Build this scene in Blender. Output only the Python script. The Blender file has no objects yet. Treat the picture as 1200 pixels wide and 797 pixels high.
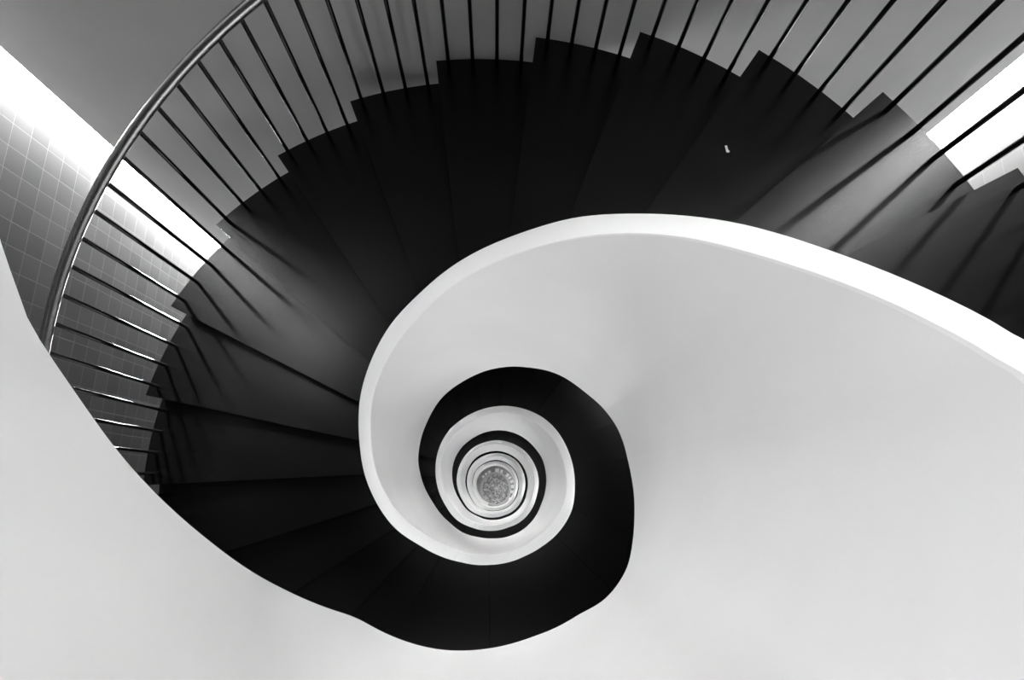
import bpy, bmesh, math, random
import numpy as np
random.seed(4)
# ------------------------------------------------------------------ survey tables (angle in degrees about the plumb point, tangent of the off-plumb angle)
PHI=[12.8, 26.7, 41.0, 54.9, 69.2, 82.7, 96.9, 110.7, 124.3, 138.6, 153.2, 167.9, 182.4, 196.9, 211.5, 226.0, 240.1, 271.0, 317.4, 336.4, 350.9, 365.8, 381.5, 396.2, 411.8, 426.3, 441.6, 457.4, 473.3, 489.5, 505.6, 521.2, 537.4, 553.4, 569.8, 584.5, 601.1]
CO=[(15.6,0.9636),(18.2,0.9218),(21.7,0.8750),(25.8,0.8243),(30.3,0.7752),(35.2,0.7283),(41.5,0.6805),(47.8,0.6381),(52.3,0.6078),(61.0,0.5564),(65.1,0.5361),(70.1,0.5140),(74.3,0.4958),(78.9,0.4724),(86.2,0.4419),(92.1,0.4217),(99.6,0.3972),(105.6,0.3777),(111.6,0.3583),(123.5,0.3300),(128.3,0.3169),(135.8,0.2970),(143.1,0.2795),(148.0,0.2671),(153.5,0.2528),(161.5,0.2342),(172.5,0.2146),(181.1,0.1991),(190.5,0.1839),(200.5,0.1693),(214.2,0.1469),(228.4,0.1334),(243.4,0.1224),(264.4,0.1146),(276.1,0.1128),(294.4,0.1113),(310.1,0.1139),(322.5,0.1185),(335.1,0.1231),(345.3,0.1267),(360.2,0.1277),(372.3,0.1304),(387.7,0.1340),(402.7,0.1384),(416.5,0.1402),(429.3,0.1391),(444.4,0.1366),(459.7,0.1322),(473.5,0.1278),(487.5,0.1234),(500.7,0.1166),(512.9,0.1087),(527.1,0.0996),(543.0,0.0906),(557.2,0.0834),(576.4,0.0776),(596.4,0.0692),(610.8,0.0658),(626.1,0.0632),(648.6,0.0613),(669.2,0.0634),(691.9,0.0651),(712.3,0.0666),(731.7,0.0711),(751.0,0.0744),(771.6,0.0776),(789.7,0.0786),(805.5,0.0792),(821.1,0.0781),(837.8,0.0770),(852.7,0.0740),(869.3,0.0698),(886.4,0.0649)]
CI=[(12.3,0.9371),(16.9,0.8630),(20.4,0.8169),(24.1,0.7761),(28.7,0.7255),(35.6,0.6622),(43.6,0.6058),(49.3,0.5738),(55.4,0.5419),(61.8,0.5088),(66.9,0.4852),(71.9,0.4619),(78.1,0.4355),(85.9,0.4062),(94.1,0.3809),(102.9,0.3546),(112.8,0.3260),(117.6,0.3125),(125.9,0.2943),(133.9,0.2753),(140.8,0.2610),(146.4,0.2480),(154.5,0.2272),(163.2,0.2103),(172.2,0.1938),(182.4,0.1753),(193.0,0.1576),(209.4,0.1324),(228.9,0.1132),(239.4,0.1081),(257.8,0.1015),(269.2,0.0994),(287.7,0.0961),(310.7,0.0970),(331.3,0.1041),(345.0,0.1106),(359.0,0.1145),(365.6,0.1154),(380.5,0.1186),(397.9,0.1240),(416.1,0.1258),(430.7,0.1266),(443.9,0.1260),(455.4,0.1230),(467.9,0.1184),(482.4,0.1137),(496.2,0.1085),(508.9,0.1023),(521.9,0.0932),(536.3,0.0840),(552.6,0.0748),(574.2,0.0675),(594.9,0.0606),(622.0,0.0553),(643.7,0.0538),(667.4,0.0549),(693.2,0.0567),(714.6,0.0615),(732.9,0.0650),(752.1,0.0689),(771.2,0.0713),(790.9,0.0729),(807.9,0.0739),(824.6,0.0731),(839.9,0.0719),(855.2,0.0675),(869.5,0.0635),(886.5,0.0589)]
CE=[(-203.2,0.9283),(-200.3,0.8552),(-197.2,0.7855),(-194.0,0.7244),(-190.7,0.6723),(-185.7,0.6084),(-183.0,0.5749),(-176.8,0.5088),(-170.3,0.4508),(-162.3,0.3962),(-156.2,0.3590),(-149.4,0.3254),(-139.5,0.2853),(-134.9,0.2774),(-123.2,0.2626),(-114.5,0.2535),(-108.0,0.2473),(-102.1,0.2415),(-93.0,0.2341),(-82.6,0.2279),(-74.1,0.2249),(-64.4,0.2256),(-54.9,0.2269),(-45.7,0.2368),(-38.3,0.2392),(-29.7,0.2394),(-22.0,0.2332),(-14.1,0.2280),(-9.2,0.2258),(4.5,0.2217),(11.9,0.2211),(19.6,0.2234),(26.6,0.2247),(33.1,0.2232),(38.9,0.2216),(44.5,0.2184),(51.7,0.2173),(58.9,0.2172),(66.5,0.2138),(76.1,0.2072),(81.5,0.2052),(88.2,0.2006),(95.1,0.1960),(101.2,0.1905),(108.6,0.1844),(115.6,0.1793),(122.2,0.1736),(129.4,0.1650),(137.2,0.1562),(144.3,0.1495),(152.0,0.1416),(159.8,0.1348),(166.6,0.1263),(174.8,0.1178),(183.1,0.1093),(190.9,0.1020),(199.6,0.0969),(215.1,0.0884),(231.8,0.0837),(248.9,0.0776),(266.8,0.0748),(287.9,0.0747),(305.2,0.0754),(323.2,0.0757),(342.9,0.0764),(360.6,0.0804),(376.8,0.0852),(392.5,0.0903),(405.8,0.0920),(419.3,0.0949),(433.5,0.0962),(446.3,0.0953),(461.3,0.0949),(474.8,0.0942),(489.3,0.0904),(503.7,0.0833),(520.1,0.0749),(535.5,0.0666),(554.9,0.0580),(576.9,0.0525),(598.1,0.0469),(615.5,0.0447),(633.4,0.0441),(659.4,0.0472),(684.5,0.0496),(709.8,0.0500),(732.5,0.0516),(754.5,0.0559),(775.0,0.0595),(794.0,0.0609),(814.1,0.0612),(835.0,0.0599)]
TILE_Y, TILE_Z = 1.8172, 13.4721
PAPER = (0.8866, 1.2614, 2.0400)
BLOCKS = [(0.038, 0.510, 0.106), (0.153, 0.478, 0.071), (-0.169, 0.455, 0.080), (-0.256, 0.404, 0.071), (-0.327, 0.337, 0.071), (0.314, 0.378, 0.080), (0.376, 0.310, 0.061), (0.431, 0.212, 0.080), (0.453, 0.082, 0.094), (0.438, -0.056, 0.080), (0.359, -0.227, 0.080)]

F_PX = 705.0
RISE = 0.17
CX, CY, R_OUT = -0.06, 0.12, 1.945           # centre and outer radius of the stair plan
D_FLOOR = 16.66                              # floor of the bottom hall below the camera
H = D_FLOOR                                  # camera height
PI = math.pi
col = bpy.context.scene.collection

# ------------------------------------------------------------------ helpers
def link(name, bm, mat, parent=None, smooth=False, loc=None):
    me = bpy.data.meshes.new(name); bm.normal_update(); bm.to_mesh(me); bm.free()
    if smooth:
        for p in me.polygons: p.use_smooth = True
    o = bpy.data.objects.new(name, me); col.objects.link(o)
    if mat: me.materials.append(mat)
    if parent is not None:
        o.parent = parent
        o.matrix_parent_inverse = parent.matrix_world.inverted()
    return o
def tag(o, label=None, cat=None, group=None, kind=None):
    if label: o['label'] = label
    if cat: o['category'] = cat
    if group: o['group'] = group
    if kind: o['kind'] = kind
    return o
def empty(name, loc, label, cat, group=None):
    o = bpy.data.objects.new(name, None); col.objects.link(o); o.location = loc; o.empty_display_size = .1
    bpy.context.view_layer.update()
    return tag(o, label, cat, group)
def prism(bm, poly, z0, z1):
    """closed prism on a counter-clockwise plan polygon"""
    lo = [bm.verts.new((x, y, z0)) for x, y in poly]; hi = [bm.verts.new((x, y, z1)) for x, y in poly]
    n = len(poly)
    bm.faces.new(hi); bm.faces.new(lo[::-1])
    for i in range(n):
        j = (i+1) % n; bm.faces.new((lo[i], lo[j], hi[j], hi[i]))
def quadbox(bm, x0, x1, y0, y1, z0, z1):
    prism(bm, [(x0, y0), (x1, y0), (x1, y1), (x0, y1)], z0, z1)
def tube(bm, pts, r, seg=12, cap=True):
    pts = [np.array(p, float) for p in pts]; rings = []
    for i, p in enumerate(pts):
        t = pts[min(i+1, len(pts)-1)] - pts[max(i-1, 0)]; t /= np.linalg.norm(t)
        a = np.cross(t, (0, 0, 1.0)) if abs(t[2]) < .9 else np.cross(t, (1.0, 0, 0))
        a /= np.linalg.norm(a); b = np.cross(t, a)
        rr = r[i] if hasattr(r, '__len__') else r
        rings.append([bm.verts.new(p + rr*(math.cos(2*PI*k/seg)*a + math.sin(2*PI*k/seg)*b)) for k in range(seg)])
    for A, B in zip(rings, rings[1:]):
        for k in range(seg):
            f = bm.faces.new((A[k], A[(k+1) % seg], B[(k+1) % seg], B[k])); f.smooth = True
    if cap:
        bm.faces.new(rings[0][::-1]); bm.faces.new(rings[-1])
    bmesh.ops.recalc_face_normals(bm, faces=bm.faces)

# ------------------------------------------------------------------ materials
def new_mat(name, base=(.5,)*3, rough=.5, metal=0.0, spec=.5):
    m = bpy.data.materials.new(name); m.use_nodes = True
    b = m.node_tree.nodes['Principled BSDF']
    b.inputs['Base Color'].default_value = (*base, 1); b.inputs['Roughness'].default_value = rough
    b.inputs['Metallic'].default_value = metal; b.inputs['Specular IOR Level'].default_value = spec
    return m, m.node_tree, b
def noise(nt, scale, detail=3, rough=.5, vec=None):
    n = nt.nodes.new('ShaderNodeTexNoise'); n.inputs['Scale'].default_value = scale
    n.inputs['Detail'].default_value = detail; n.inputs['Roughness'].default_value = rough
    if vec is None:
        tc = nt.nodes.new('ShaderNodeTexCoord'); vec = tc.outputs['Object']
    nt.links.new(vec, n.inputs['Vector'])
    return n.outputs['Fac']
def ramp(nt, fac, stops):
    r = nt.nodes.new('ShaderNodeValToRGB'); nt.links.new(fac, r.inputs['Fac'])
    e = r.color_ramp.elements
    while len(e) < len(stops): e.new(.5)
    for el, (p, v) in zip(e, stops): el.position = p; el.color = (v, v, v, 1)
    return r.outputs['Color']
def bump(nt, b, h, strength, dist):
    n = nt.nodes.new('ShaderNodeBump'); n.inputs['Strength'].default_value = strength; n.inputs['Distance'].default_value = dist
    nt.links.new(h, n.inputs['Height']); nt.links.new(n.outputs['Normal'], b.inputs['Normal'])
    return n
def math_node(nt, op, a, b=None):
    n = nt.nodes.new('ShaderNodeMath'); n.operation = op
    for i, v in enumerate((a, b)):
        if v is None: continue
        if isinstance(v, (int, float)): n.inputs[i].default_value = v
        else: nt.links.new(v, n.inputs[i])
    return n.outputs[0]

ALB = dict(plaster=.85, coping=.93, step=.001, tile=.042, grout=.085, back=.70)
M_plaster, nt, b = new_mat('white_plaster', (ALB['plaster'],)*3, .75, spec=.2)
n1 = noise(nt, 2.2, 4, .55); n2 = noise(nt, 60, 3, .6)
nt.links.new(ramp(nt, n1, [(.3, ALB['plaster']*.965), (.7, ALB['plaster']*1.02)]), b.inputs['Base Color'])
bm1 = bump(nt, b, n1, .25, .02)
bm2 = nt.nodes.new('ShaderNodeBump'); bm2.inputs['Strength'].default_value = .10; bm2.inputs['Distance'].default_value = .003
nt.links.new(n2, bm2.inputs['Height']); nt.links.new(bm1.outputs['Normal'], bm2.inputs['Normal']); nt.links.new(bm2.outputs['Normal'], b.inputs['Normal'])
M_coping, nt, b = new_mat('white_plaster_toplit', (ALB['coping'],)*3, .6, spec=.2)  # same plaster as the wall, lightened to carry light on the top face
bump(nt, b, noise(nt, 30, 3), .05, .003)

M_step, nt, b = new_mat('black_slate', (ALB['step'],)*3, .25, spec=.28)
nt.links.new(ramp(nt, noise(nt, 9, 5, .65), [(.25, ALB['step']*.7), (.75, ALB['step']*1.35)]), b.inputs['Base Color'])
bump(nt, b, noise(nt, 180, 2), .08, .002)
M_under, nt, b = new_mat('black_soffit_paint', (.008,)*3, .9, spec=.03)
nt.links.new(ramp(nt, noise(nt, 6, 3), [(.3, .007), (.7, .009)]), b.inputs['Base Color'])

M_black, nt, b = new_mat('black_metal', (.006,)*3, .16, 0, spec=.5)
nt.links.new(ramp(nt, noise(nt, 40, 2), [(.3, .005), (.7, .007)]), b.inputs['Base Color'])
M_steel, nt, b = new_mat('brushed_steel', (.42,)*3, .30, 1.0)
nt.links.new(ramp(nt, noise(nt, 120, 2), [(.3, .27), (.7, .33)]), b.inputs['Roughness'])

M_back, nt, b = new_mat('grey_painted_wall', (ALB['back'],)*3, .8, spec=.2)
nt.links.new(ramp(nt, noise(nt, 3, 4), [(.3, ALB['back']*.97), (.7, ALB['back']*1.03)]), b.inputs['Base Color'])
bump(nt, b, noise(nt, 250, 2), .1, .001)

def tile_material(name, size, oy, oz, T=ALB['tile'], G_=ALB['grout']):
    m, nt, b = new_mat(name, (T,)*3, .75, spec=.02)
    tc = nt.nodes.new('ShaderNodeTexCoord'); s = nt.nodes.new('ShaderNodeSeparateXYZ'); nt.links.new(tc.outputs['Object'], s.inputs[0])
    outs = []; cells = []
    for ax, off in (('X' if 'front' in name else 'Y', oy), ('Z', oz)):
        u = math_node(nt, 'DIVIDE', math_node(nt, 'SUBTRACT', s.outputs[ax], off), size)
        fr = math_node(nt, 'FRACT', u)
        d = math_node(nt, 'MINIMUM', fr, math_node(nt, 'SUBTRACT', 1.0, fr))     # distance to the joint
        outs.append(d); cells.append(math_node(nt, 'FLOOR', u))
    d = math_node(nt, 'MINIMUM', outs[0], outs[1])
    mr = nt.nodes.new('ShaderNodeMapRange'); nt.links.new(d, mr.inputs['Value'])
    mr.inputs['From Min'].default_value = .006; mr.inputs['From Max'].default_value = .016
    cmb = nt.nodes.new('ShaderNodeCombineXYZ'); nt.links.new(cells[0], cmb.inputs[0]); nt.links.new(cells[1], cmb.inputs[1])
    wn = nt.nodes.new('ShaderNodeTexWhiteNoise'); nt.links.new(cmb.outputs[0], wn.inputs['Vector'])
    tcol = ramp(nt, wn.outputs['Value'], [(0, T*.9), (1, T*1.1)])
    mx = nt.nodes.new('ShaderNodeMix'); mx.data_type = 'RGBA'
    nt.links.new(mr.outputs[0], mx.inputs[0]); mx.inputs[6].default_value = (G_,)*3 + (1,); nt.links.new(tcol, mx.inputs[7])
    nt.links.new(mx.outputs[2], b.inputs['Base Color'])
    bump(nt, b, mr.outputs[0], .4, .002)
    return m

M_terrazzo, nt, b = new_mat('speckled_terrazzo', (.35,)*3, .5, spec=.3)
v = nt.nodes.new('ShaderNodeTexVoronoi'); v.inputs['Scale'].default_value = 30
tc = nt.nodes.new('ShaderNodeTexCoord'); nt.links.new(tc.outputs['Object'], v.inputs['Vector'])
sp = nt.nodes.new('ShaderNodeSeparateColor'); nt.links.new(v.outputs['Color'], sp.inputs[0])
nt.links.new(ramp(nt, sp.outputs[0], [(0, .14), (.35, .30), (.6, .38), (1, .62)]), b.inputs['Base Color'])

ROOF_FILL = 31.0  # strength of the assumed roof light, out of view
GLOW = ((122, 150, 240), (122, 150, 240))       # left and right slot: top, middle and lower panes
FRONT_FILL = (2.3, 2.4)  # upper and lower fill panels added in the unseen front wall
def emission(name, strength):
    m = bpy.data.materials.new(name); m.use_nodes = True; nt = m.node_tree; nt.nodes.clear()
    e = nt.nodes.new('ShaderNodeEmission'); e.inputs['Strength'].default_value = strength
    o = nt.nodes.new('ShaderNodeOutputMaterial'); nt.links.new(e.outputs[0], o.inputs[0])
    return m

M_roof_fill = emission('assumed_roof_light', ROOF_FILL)
M_curb, _, _ = new_mat('grey_curb_stone', (.5,)*3, .7)
M_block, _, _ = new_mat('white_stone', (.9,)*3, .6)
M_paper, _, _ = new_mat('white_paper', (.8,)*3, .8)
M_limestone, nt, b = new_mat('pale_limestone', (.6,)*3, .7)
nt.links.new(ramp(nt, noise(nt, 5, 3), [(.3, .28), (.7, .40)]), b.inputs['Base Color'])

# ------------------------------------------------------------------ the stair in plan
# nosings: number n -> (angle about the stair centre, depth below the camera). 17 and 18 are slab joints on the landing.
def dep(n): return ((9+n) if n <= 16 else 26 if n <= 18 else n+7)*RISE
PITCH = []
for n in range(0, 17): PITCH.append((PHI[n], dep(n)))
PITCH += [(PHI[16]+11, 26*RISE)]
for n in range(19, 37): PITCH.append((PHI[n], dep(n)))
PITCH += [(PHI[36]+11, dep(36)+RISE)]
base_B = [(PHI[n], dep(n)) for n in range(19, 37)] + [(PHI[36]+11, dep(36)+RISE)]
for k in range(1, 8):
    PITCH += [(a+360*k, d+18*RISE*k) for a, d in base_B]
up = [(-1.3, 8*RISE), (PHI[16]-360+11, 8*RISE)]
up += [(PHI[n]-360, dep(n)-18*RISE) for n in range(16, -1, -1)]
up += [(-361.3, -10*RISE), (-470, -10*RISE), (-490, -11*RISE), (-900, -36*RISE)]
PITCH = sorted(up + PITCH)
PA = np.array([p[0] for p in PITCH]); PD = np.array([p[1] for p in PITCH])
TH = np.arange(-520, 2700, 2.0)
def smooth(y, sig):
    k = np.arange(-int(4*sig/2)-1, int(4*sig/2)+2)*2.0; w = np.exp(-.5*(k/sig)**2); w /= w.sum()
    n = len(k)//2; return np.convolve(np.concatenate([np.full(n, y[0]), y, np.full(n, y[-1])]), w, 'valid')
PS = smooth(np.interp(TH, PA, PD), 7)
PSg = lambda a: np.interp(a, TH, PS)
def tab(T):
    a = np.array([t for t, _ in T]); r = np.array([r for _, r in T]); return a, np.log(r)
CAP_H = 1.0
def lg(T, sig):
    a, l = tab(T)
    g = np.interp(TH, a, l, left=np.nan, right=np.nan)
    ok = ~np.isnan(g); out = g.copy(); seg = g[ok]
    # remove the trend so that smoothing does not bend the ends
    k = np.polyfit(TH[ok], seg, 3); tr = np.polyval(k, TH[ok])
    out[ok] = tr + smooth(seg-tr, sig); return np.exp(out)
rO, rI, rE = lg(CO, 3.0), lg(CI, 3.0), lg(CE, 2.5)
def plan_of(r):                                  # plan radius and coping depth along the measured spiral
    R = np.full(len(TH), .5); D = np.zeros(len(TH))
    for _ in range(30):
        x = R*np.cos(np.radians(TH)); y = R*np.sin(np.radians(TH))
        ph = np.degrees(np.arctan2(y-CY, x-CX)); ph = ph + 360*np.round((TH-ph)/360)
        D = PSg(ph) - CAP_H
        R = np.where(np.isnan(r), R, r*D)
    return R, D
RO_, DC = plan_of(rO)
RI_ = rI*DC
def periodic(R, r):
    idx = {int(t): i for i, t in enumerate(TH)}
    R = R.copy(); good = ~np.isnan(r)
    ref = {}                                     # one whole turn out of the second measured turn
    for t in range(0, 360, 2):
        c_ = [R[idx[tt]] for tt in (t+360, t+720) if tt in idx and good[idx[tt]]]
        ref[t] = c_[0]
    per = np.array([ref[int(t) % 360] for t in TH])
    lo, hi = TH[good].min(), TH[good].max()
    i0, i1 = np.where(good)[0][[0, -1]]
    off = np.where(good, np.nan_to_num(R)-per, 0)
    off = np.where(TH < lo, off[i0]*np.exp(-((lo-TH)/35.0)), np.where(TH > hi, off[i1]*np.exp(-((TH-hi)/35.0)), off))
    return per + off, good
R1, g1 = periodic(RO_, rO); R2, g2 = periodic(RI_, rI)
thick = np.clip(smooth(R1-R2, 10), .045, .065)
RO_P = R1; RI_P = np.where(TH > 420, R1-thick, R2)
# near the upper end the coping height follows from the plan of the turn below
idx = {int(t): i for i, t in enumerate(TH)}
lo = TH[~np.isnan(rO)].min()
wq = np.clip((72-TH)/36, 0, 1)*(TH >= -200)
refR = np.array([R1[idx[int(t)+360]] if int(t)+360 in idx else .5 for t in TH])
RO_P = np.where(TH < 74, wq*refR + (1-wq)*RO_P, RO_P)
x = RO_P*np.cos(np.radians(TH)); y = RO_P*np.sin(np.radians(TH))
ph = np.degrees(np.arctan2(y-CY, x-CX)); ph = ph + 360*np.round((TH-ph)/360); PHC = ph
DC = PSg(ph) - CAP_H
off = np.where((TH >= lo) & (TH < 74), RO_P/np.where(np.isnan(rO), 1, rO) - DC, 0)
off = np.where(TH < lo, off[np.where(TH >= lo)[0][0]]*np.exp(-((lo-TH)/22.0)), off)
DC = DC + off
RI_P = np.where(TH < 74, np.where(np.isnan(rI), RO_P-.050+.014*np.exp(-((lo-TH)/25.0)), rI*DC), RI_P)
# keep the measured coping outline exact where it was measured, with the depth blended to the pitch line
gE = ~np.isnan(rE)
face = np.where(gE, RI_P/np.where(gE, rE, 1) - DC, np.nan)
slope = np.gradient(PS, TH)/ (18*RISE/254.0)
dflt = np.interp(ph, TH, 1.12 + .32*np.clip(smooth(slope, 8), 0, 1))
lo, hi = TH[gE].min(), TH[gE].max()
wE = np.clip((480-TH)/120, 0, 1)
face = np.where(gE, wE*np.clip(np.nan_to_num(face), .6, 2.2) + (1-wE)*dflt, dflt)
i0 = np.where(gE)[0][0]
face = np.where(TH < lo, dflt + (face[i0]-dflt[i0])*np.exp(-((lo-TH)/40.0)), face)
DE = DC + face
for t in (-200, -140, -80,-40,-20,-6,0,4,6,8,10,12,14,16,18,20,24,28,32,36,40,50, 60, 120, 180, 240, 300, 360, 420, 480, 600, 720, 840):
    i = int((t+520)/2); print('th', t, 'Ro %.3f Ri %.3f dc %.2f face %.2f' % (RO_P[i], RI_P[i], DC[i], face[i]))

def well_r(phi_c, turn_th):                       # distance from the stair centre to the parapet's outer face along plan angle phi_c
    a = math.radians(phi_c); lo_, hi_ = .1, 1.4
    for _ in range(30):
        m = (lo_+hi_)/2; X = CX+m*math.cos(a); Y = CY+m*math.sin(a)
        t = math.degrees(math.atan2(Y, X)); t += 360*round((phi_c-t)/360)
        if math.hypot(X, Y) < np.interp(t, TH, RO_P): lo_ = m
        else: hi_ = m
    return (lo_+hi_)/2

def sector(a0, a1, outer, inset=.0):
    k = max(2, int((a1-a0)/2.5)+1)
    A = np.linspace(a0, a1, k)
    out_ = [(CX+outer(a)*math.cos(math.radians(a)), CY+outer(a)*math.sin(math.radians(a))) for a in A]
    in_ = [(CX+(well_r(a, a)-inset)*math.cos(math.radians(a)), CY+(well_r(a, a)-inset)*math.sin(math.radians(a))) for a in A[::-1]]
    return out_ + in_
circ = lambda a: R_OUT
def landing_outer(a):                             # landings run out to the front wall
    r = math.radians(a); dx, dy = math.cos(r), math.sin(r)
    t = 9
    if dy < 0: t = min(t, (-1.99-CY)/dy)
    if abs(dx) > 1e-6: t = min(t, (2.3)/abs(dx))
    return max(R_OUT, t)
BEV = .0035
def bevel(bm, w=BEV):
    es = [e for e in bm.edges if len(e.link_faces) == 2 and e.calc_face_angle(0) > .6]
    bmesh.ops.bevel(bm, geom=es, offset=w, segments=1, affect='EDGES')
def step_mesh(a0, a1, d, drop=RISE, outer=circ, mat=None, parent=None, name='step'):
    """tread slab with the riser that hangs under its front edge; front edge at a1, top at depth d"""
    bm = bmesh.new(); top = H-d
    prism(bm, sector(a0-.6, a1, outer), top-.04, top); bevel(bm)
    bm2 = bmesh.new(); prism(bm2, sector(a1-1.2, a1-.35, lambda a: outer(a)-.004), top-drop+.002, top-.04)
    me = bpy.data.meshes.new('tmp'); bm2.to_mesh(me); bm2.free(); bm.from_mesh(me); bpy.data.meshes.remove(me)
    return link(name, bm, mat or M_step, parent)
def soffit(th0, th1, parent, outer=1.90, mat=None):
    """sloping slab under the flight"""
    A = np.linspace(th0, th1, max(3, int((th1-th0)/4)))
    bm = bmesh.new(); rings = []
    for a in A:
        ra = math.radians(a); ri = well_r(a, a)
        X = CX+ri*math.cos(ra); Y = CY+ri*math.sin(ra); t = math.degrees(math.atan2(Y, X)); t += 360*round((a-t)/360)
        zb = H - float(np.interp(t, TH, DE)) + .01
        zt = max(H - float(PSg(a)) - .20, zb+.06)
        zt = min(zt, H - float(PSg(a)) - .06); zb = min(zb, zt-.05); zb = max(zb, .01); zt = max(zt, zb+.02)
        o_ = (CX+outer*math.cos(ra), CY+outer*math.sin(ra)); i_ = (X, Y)
        rings.append([bm.verts.new((*i_, zb)), bm.verts.new((*o_, zb)), bm.verts.new((*o_, zt)), bm.verts.new((*i_, zt))])
    for P, Q in zip(rings, rings[1:]):
        for k in range(4): bm.faces.new((P[k], P[(k+1) % 4], Q[(k+1) % 4], Q[k]))
    bm.faces.new(rings[0][::-1]); bm.faces.new(rings[-1]); bmesh.ops.recalc_face_normals(bm, faces=bm.faces)
    return link('soffit', bm, mat or M_under, parent)

def at_base(name, d, ang, label, cat, group=None):
    a = math.radians(ang); return empty(name, (CX+1.2*math.cos(a), CY+1.2*math.sin(a), H-d), label, cat, group)

def rail_curve(a0, a1, off, rad, step=3.0):
    A = np.linspace(a0, a1, max(2, int(abs(a1-a0)/step)))
    return [(CX+rad*math.cos(math.radians(a)), CY+rad*math.sin(math.radians(a)), H-float(PSR(a))+off) for a in A]
PSR = lambda a: np.interp(a, TH, smooth(np.interp(TH, PA, PD), 10))
RAIL_H, RAIL_R = .86, R_OUT-.045
def railing(nos, deps, label):
    """nos: angles of the nosings top to bottom (first = front of the upper landing)"""
    rt = at_base('stair_railing', deps[-1]+RISE, nos[-1], label, 'railing', None)
    bm = bmesh.new(); tube(bm, rail_curve(nos[0]-14, nos[-1]+8, RAIL_H, RAIL_R, 2.5), .023, 16)
    link('handrail', bm, M_steel, rt)
    for k in range(1, len(nos)):
        a0, a1, d = nos[k-1], nos[k], deps[k]
        for q in range(4):
            a = a0 + (a1-a0)*(q+.5)/4; r = math.radians(a)
            X, Y = CX+RAIL_R*math.cos(r), CY+RAIL_R*math.sin(r)
            zt = H - float(PSR(a)) + RAIL_H - .015
            bm = bmesh.new(); tube(bm, [(X, Y, H-d), (X, Y, zt)], .0095, 10)
            link('baluster', bm, M_black, rt)
    return rt

FLIGHTS = []
FLIGHTS.append(dict(nos=[-361.3]+[PHI[n]-360 for n in range(0, 17)], dep=[-10*RISE]+[dep(n)-18*RISE for n in range(0, 17)]))
FLIGHTS.append(dict(nos=[-1.3]+PHI[0:17], dep=[8*RISE]+[dep(n) for n in range(0, 17)]))
for k in range(0, 4):
    FLIGHTS.append(dict(nos=[PHI[n]+360*k for n in range(19, 37)], dep=[dep(n)+18*RISE*k for n in range(19, 37)]))
FL_LABEL = ['short run of black steps rising past the camera above the top landing',
            'topmost visible flight of broad black stone steps outside the white parapet, with two glossy patches',
            'second flight down, dark wedge steps between big white face and second white coping ring',
            'third flight down, thin crescent of dark steps inside the second white ring',
            'fourth flight down, black sliver of steps inside the third white ring',
            'lowest flight, thinnest black arc just outside the ring of pale blocks']
RL_LABEL = ['black baluster railing on the short run of steps above the top landing',
            'round steel handrail on thin black balusters along the topmost visible flight',
            'black baluster railing along the outer edge of the second flight down',
            'black baluster railing along the outer edge of the third flight down',
            'black baluster railing along the outer edge of the fourth flight down',
            'black baluster railing along the outer edge of the lowest flight']
LD_LABEL = ['black stone landing just below the camera behind the near parapet',
            'black landing at the foot of the topmost visible flight, below the white ring',
            'dark grey landing of the second turn down, inside the second white ring',
            'grey landing of the third turn down, inside the third white ring',
            'grey landing of the fourth turn down near the middle of the spiral']
last = len(FLIGHTS)-1
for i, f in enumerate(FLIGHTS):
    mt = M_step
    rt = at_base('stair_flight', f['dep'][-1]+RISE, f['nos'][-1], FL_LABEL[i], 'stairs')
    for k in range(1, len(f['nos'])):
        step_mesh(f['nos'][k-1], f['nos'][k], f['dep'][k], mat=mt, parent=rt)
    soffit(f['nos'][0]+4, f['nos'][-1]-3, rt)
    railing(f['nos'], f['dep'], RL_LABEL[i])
    if i < last:
        d = f['dep'][-1]+RISE; a0 = f['nos'][-1]; a1 = FLIGHTS[i+1]['nos'][0]
        lt = at_base('stair_landing', d, (a0+a1)/2, LD_LABEL[i], 'landing')
        sh = (a0-PHI[16])
        j1, j2 = PHI[17]+sh, PHI[18]+sh
        j2 = min(j2, a1-12)
        for s0, s1 in ((a0-.6, j1-.08), (j1+.08, j2-.08), (j2+.08, a1)):
            bm = bmesh.new(); prism(bm, sector(s0, s1, landing_outer), H-d-.04, H-d); bevel(bm, .002)
            if s1 == a1:
                b2 = bmesh.new(); prism(b2, sector(a1-1.2, a1-.35, lambda a: landing_outer(a)-.004), H-d-RISE+.002, H-d-.04)
                me = bpy.data.meshes.new('tmp'); b2.to_mesh(me); b2.free(); bm.from_mesh(me); bpy.data.meshes.remove(me)
            link('landing_slab', bm, M_step, lt)
        bm = bmesh.new(); prism(bm, sector(a0+1, a1-2, lambda a: landing_outer(a)-.01, .0), H-d-.14, H-d-.042)
        link('soffit', bm, M_under, lt)

# ------------------------------------------------------------------ the parapet: one continuous helical wall round the well
th_end = FLIGHTS[-1]['nos'][-1] + 2
sel = (TH >= -500) & (TH <= th_end)
par = empty('spiral_parapet', (0.3, 0, 0), 'smooth white plastered parapet winding down round the open stairwell, with a brighter flat top edge', 'parapet')
zc_floor = 0.0
bm = bmesh.new(); rings = []; rc = []
bc = bmesh.new()
for t, ro, ri, dc, de in zip(TH[sel], RO_P[sel], RI_P[sel], DC[sel], DE[sel]):
    a = math.radians(t); c_, s_ = math.cos(a), math.sin(a)
    zt = H-dc; zb = max(H-de, 0.0)
    ct = .012                                      # coping thickness
    ring = [(ri, zb), (ro, zb+.0), (ro, zt-ct), (ri, zt-ct)]
    rings.append([bm.verts.new((r*c_, r*s_, z)) for r, z in ring])
    cr = [(ri-.0, zt-ct), (ro+.0, zt-ct), (ro+.0, zt-.003), (ro-.003, zt), (ri+.003, zt), (ri-.0, zt-.003)]
    rc.append([bc.verts.new((r*c_, r*s_, z)) for r, z in cr])
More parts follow.
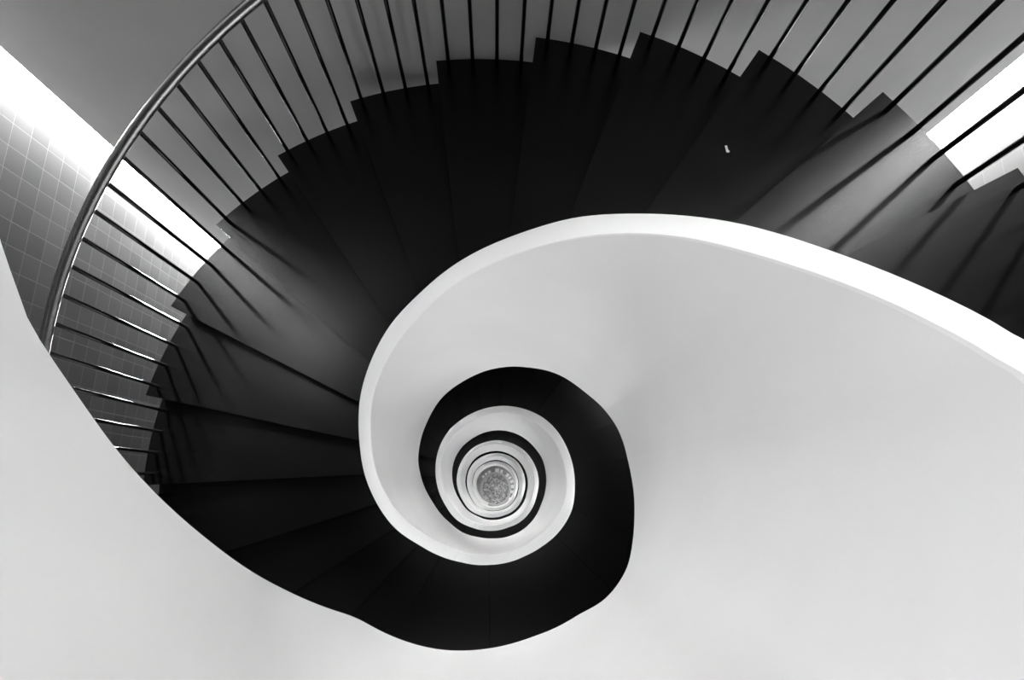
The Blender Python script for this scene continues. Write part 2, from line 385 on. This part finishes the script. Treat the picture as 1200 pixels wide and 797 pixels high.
for B_, RR in ((bm, rings), (bc, rc)):
    n = len(RR[0])
    for P, Q in zip(RR, RR[1:]):
        for k in range(n): B_.faces.new((P[k], P[(k+1) % n], Q[(k+1) % n], Q[k]))
    B_.faces.new(RR[0][::-1]); B_.faces.new(RR[-1]); bmesh.ops.recalc_face_normals(B_, faces=B_.faces)
o = link('wall', bm, M_plaster, par, smooth=True); o2 = link('coping', bc, M_coping, par, smooth=True)
for q in (o, o2):
    q.data.set_sharp_from_angle(angle=math.radians(35))

# ------------------------------------------------------------------ the room
ROT = math.radians(-1.3)
XL, XR, YB, GAP = -2.75, 2.76, 2.13, .20
YF = -2.05
Z0, Z1 = 0.0, H+3.2
def room(name, boxes, mat, kind='structure'):
    bm = bmesh.new()
    for bx in boxes: quadbox(bm, *bx)
    o = link(name, bm, mat); o.rotation_euler.z = ROT; o['kind'] = kind; return o
TS = .1335
M_tileL = tile_material('glazed_wall_tile', TS, TILE_Y, TILE_Z)
M_tileF = tile_material('glazed_wall_tile_front', TS, TILE_Y, TILE_Z)
M_tileR = tile_material('wall_tile_right_lit', TS, TILE_Y, TILE_Z, .09, .13)  # same tile as the left wall, paled to stand for slot light
room('wall_left', [(XL-.15, XL, YF-.15, YB+.5, Z0, Z1)], M_tileL)
room('wall_right', [(XR, XR+.15, YF-.15, YB+.5, Z0, Z1)], M_tileR)
room('wall_back', [(XL+GAP, XR-GAP, YB, YB+.12, Z0, Z1)], M_back)
WX = 1.1
room('wall_front', [(XL, -WX, YF-.15, YF, Z0, Z1), (WX, XR, YF-.15, YF, Z0, Z1)], M_tileF)
for k, (z0_, z1_, e_) in enumerate(((H-3.0, Z1, FRONT_FILL[0]), (Z0, H-3.0, FRONT_FILL[1]))):
    room('window_%d' % (k+4), [(-WX, WX, YF-.12, YF-.10, z0_+.003, z1_)], emission('added_fill_panel', e_))  # unseen glowing panels, added to even out light in the well
for i, (x0, x1) in enumerate(((XL, XL+GAP), (XR-GAP, XR))):
    st = 19.0 / 6
    ZP = Z1
    panes = [(x0, x1, YB+.11, YB+.13, Z0+(ZP-Z0)*k/26, Z0+(ZP-Z0)*(k+1)/26) for k in range(26)]
    bm = bmesh.new()
    for bx in panes: quadbox(bm, *bx)
    bm.faces.ensure_lookup_table()
    for f in bm.faces:
        d_ = H-f.calc_center_median().z
        f.material_index = 0 if d_ < 3.4 else 1 if d_ < 4.6 else 2
    o = link('window_%d' % (i+1), bm, None)
    for j in range(3): o.data.materials.append(emission('daylight_glass', GLOW[i][j])); o.rotation_euler.z = ROT; o['kind'] = 'structure'
    jx = (XL+GAP, XL+GAP+.3) if i == 0 else (XR-GAP-.3, XR-GAP)
    room('trim_%d' % (i+1), [(jx[0], jx[1], YB+.12, YB+.5, Z0, Z1)], M_back)
room('floor', [(XL-.15, XR+.15, YF-.15, YB+.5, -.2, 0)], M_limestone)
# round speckled bed inside a low curb at the foot of the well, pale blocks standing round it
def ring_px(rr, a):                                # curb radius in metres, four survey radii (right, top, left, bottom)
    a = a % 360; k = int(a//90); f = (a % 90)/90; f = f*f*(3-2*f)
    return rr[k]*(1-f) + rr[(k+1) % 4]*f
RI4, RO4, HC = (.345, .407, .360, .375), (.403, .466, .430, .433), .12
ct_ = empty('round_curb', (0, 0, 0), 'low round pale curb with a grey speckled disc inside it at the bottom of the well', 'curb')
bm = bmesh.new(); rings = []
for a in range(0, 360, 5):
    ra = math.radians(a); i_, o_ = ring_px(RI4, a), ring_px(RO4, a)
    rings.append([bm.verts.new((q*math.cos(ra), q*math.sin(ra), z)) for q, z in ((i_, 0), (o_, 0), (o_, HC-.01), (o_-.01, HC), (i_+.01, HC), (i_, HC-.01))])
for k in range(len(rings)):
    P, Q = rings[k], rings[(k+1) % len(rings)]
    for m_ in range(6): bm.faces.new((P[m_], P[(m_+1) % 6], Q[(m_+1) % 6], Q[m_]))
bmesh.ops.recalc_face_normals(bm, faces=bm.faces); link('curb_ring', bm, M_curb, ct_, smooth=False)
bm = bmesh.new(); prism(bm, [((ring_px(RI4, a)-.002)*math.cos(math.radians(a)), (ring_px(RI4, a)-.002)*math.sin(math.radians(a))) for a in range(0, 360, 5)], 0, HC-.03)
link('speckled_disc', bm, M_terrazzo, ct_)
for (bx, by, bw) in BLOCKS:
    a = math.atan2(by, bx); d0 = math.hypot(bx, by)
    bm = bmesh.new(); quadbox(bm, -.045, .045, -bw/2, bw/2, 0, .11); bevel(bm, .008)
    o = link('stone_block', bm, M_block); o.location = (bx, by, 0); o.rotation_euler.z = a
    tag(o, 'small pale block on the hall floor, one of those ringed round the speckled disc', 'block', 'pale blocks round the speckled disc')
# ceiling with an assumed, unseen roof light added to light the well
SK = .95
room('ceiling', [(XL-.15, -SK, YF-.15, YB+.5, Z1, Z1+.2), (SK, XR+.15, YF-.15, YB+.5, Z1, Z1+.2),
                 (-SK, SK, YF-.15, -SK, Z1, Z1+.2), (-SK, SK, SK, YB+.5, Z1, Z1+.2)], M_plaster)
room('window_3', [(-SK, SK, -SK, SK, Z1+.18, Z1+.2)], M_roof_fill)

# a scrap of paper on one of the steps
g = PAPER
bm = bmesh.new()
pts = [(-.006, -.014), (.004, -.016), (.009, -.010), (.003, -.004), (.002, .016), (-.007, .015)]
prism(bm, pts, 0, .0015)
o = link('paper_scrap', bm, M_paper); o.location = (g[0], g[1], H-g[2]+.001); o.rotation_euler.z = .1
tag(o, 'tiny white scrap of paper lying on the black steps of the topmost visible flight', 'paper scrap')

# ------------------------------------------------------------------ camera, view
cam = bpy.data.cameras.new('camera'); co = bpy.data.objects.new('camera', cam); col.objects.link(co)
from mathutils import Matrix
Rm = Matrix(((9.99637037e-01, 0, -2.69405726e-02), (-6.50564555e-03, 9.70405463e-01, -2.41393690e-01), (2.61432789e-02, 2.41481339e-01, 9.70053242e-01)))
co.matrix_world = Matrix.Translation((0, 0, H)) @ Rm.to_4x4()
cam.sensor_width = 36; cam.lens = 36*F_PX/1200; cam.clip_start = .02; cam.clip_end = 60
sc = bpy.context.scene; sc.camera = co
w = bpy.data.worlds.new('world'); sc.world = w; w.use_nodes = True
w.node_tree.nodes['Background'].inputs[0].default_value = (1, 1, 1, 1); w.node_tree.nodes['Background'].inputs[1].default_value = .5
sc.view_settings.view_transform = 'Standard'; sc.view_settings.look = 'None'; sc.view_settings.gamma = 1
sc.view_settings.use_curve_mapping = False; sc.view_settings.exposure = 0.0
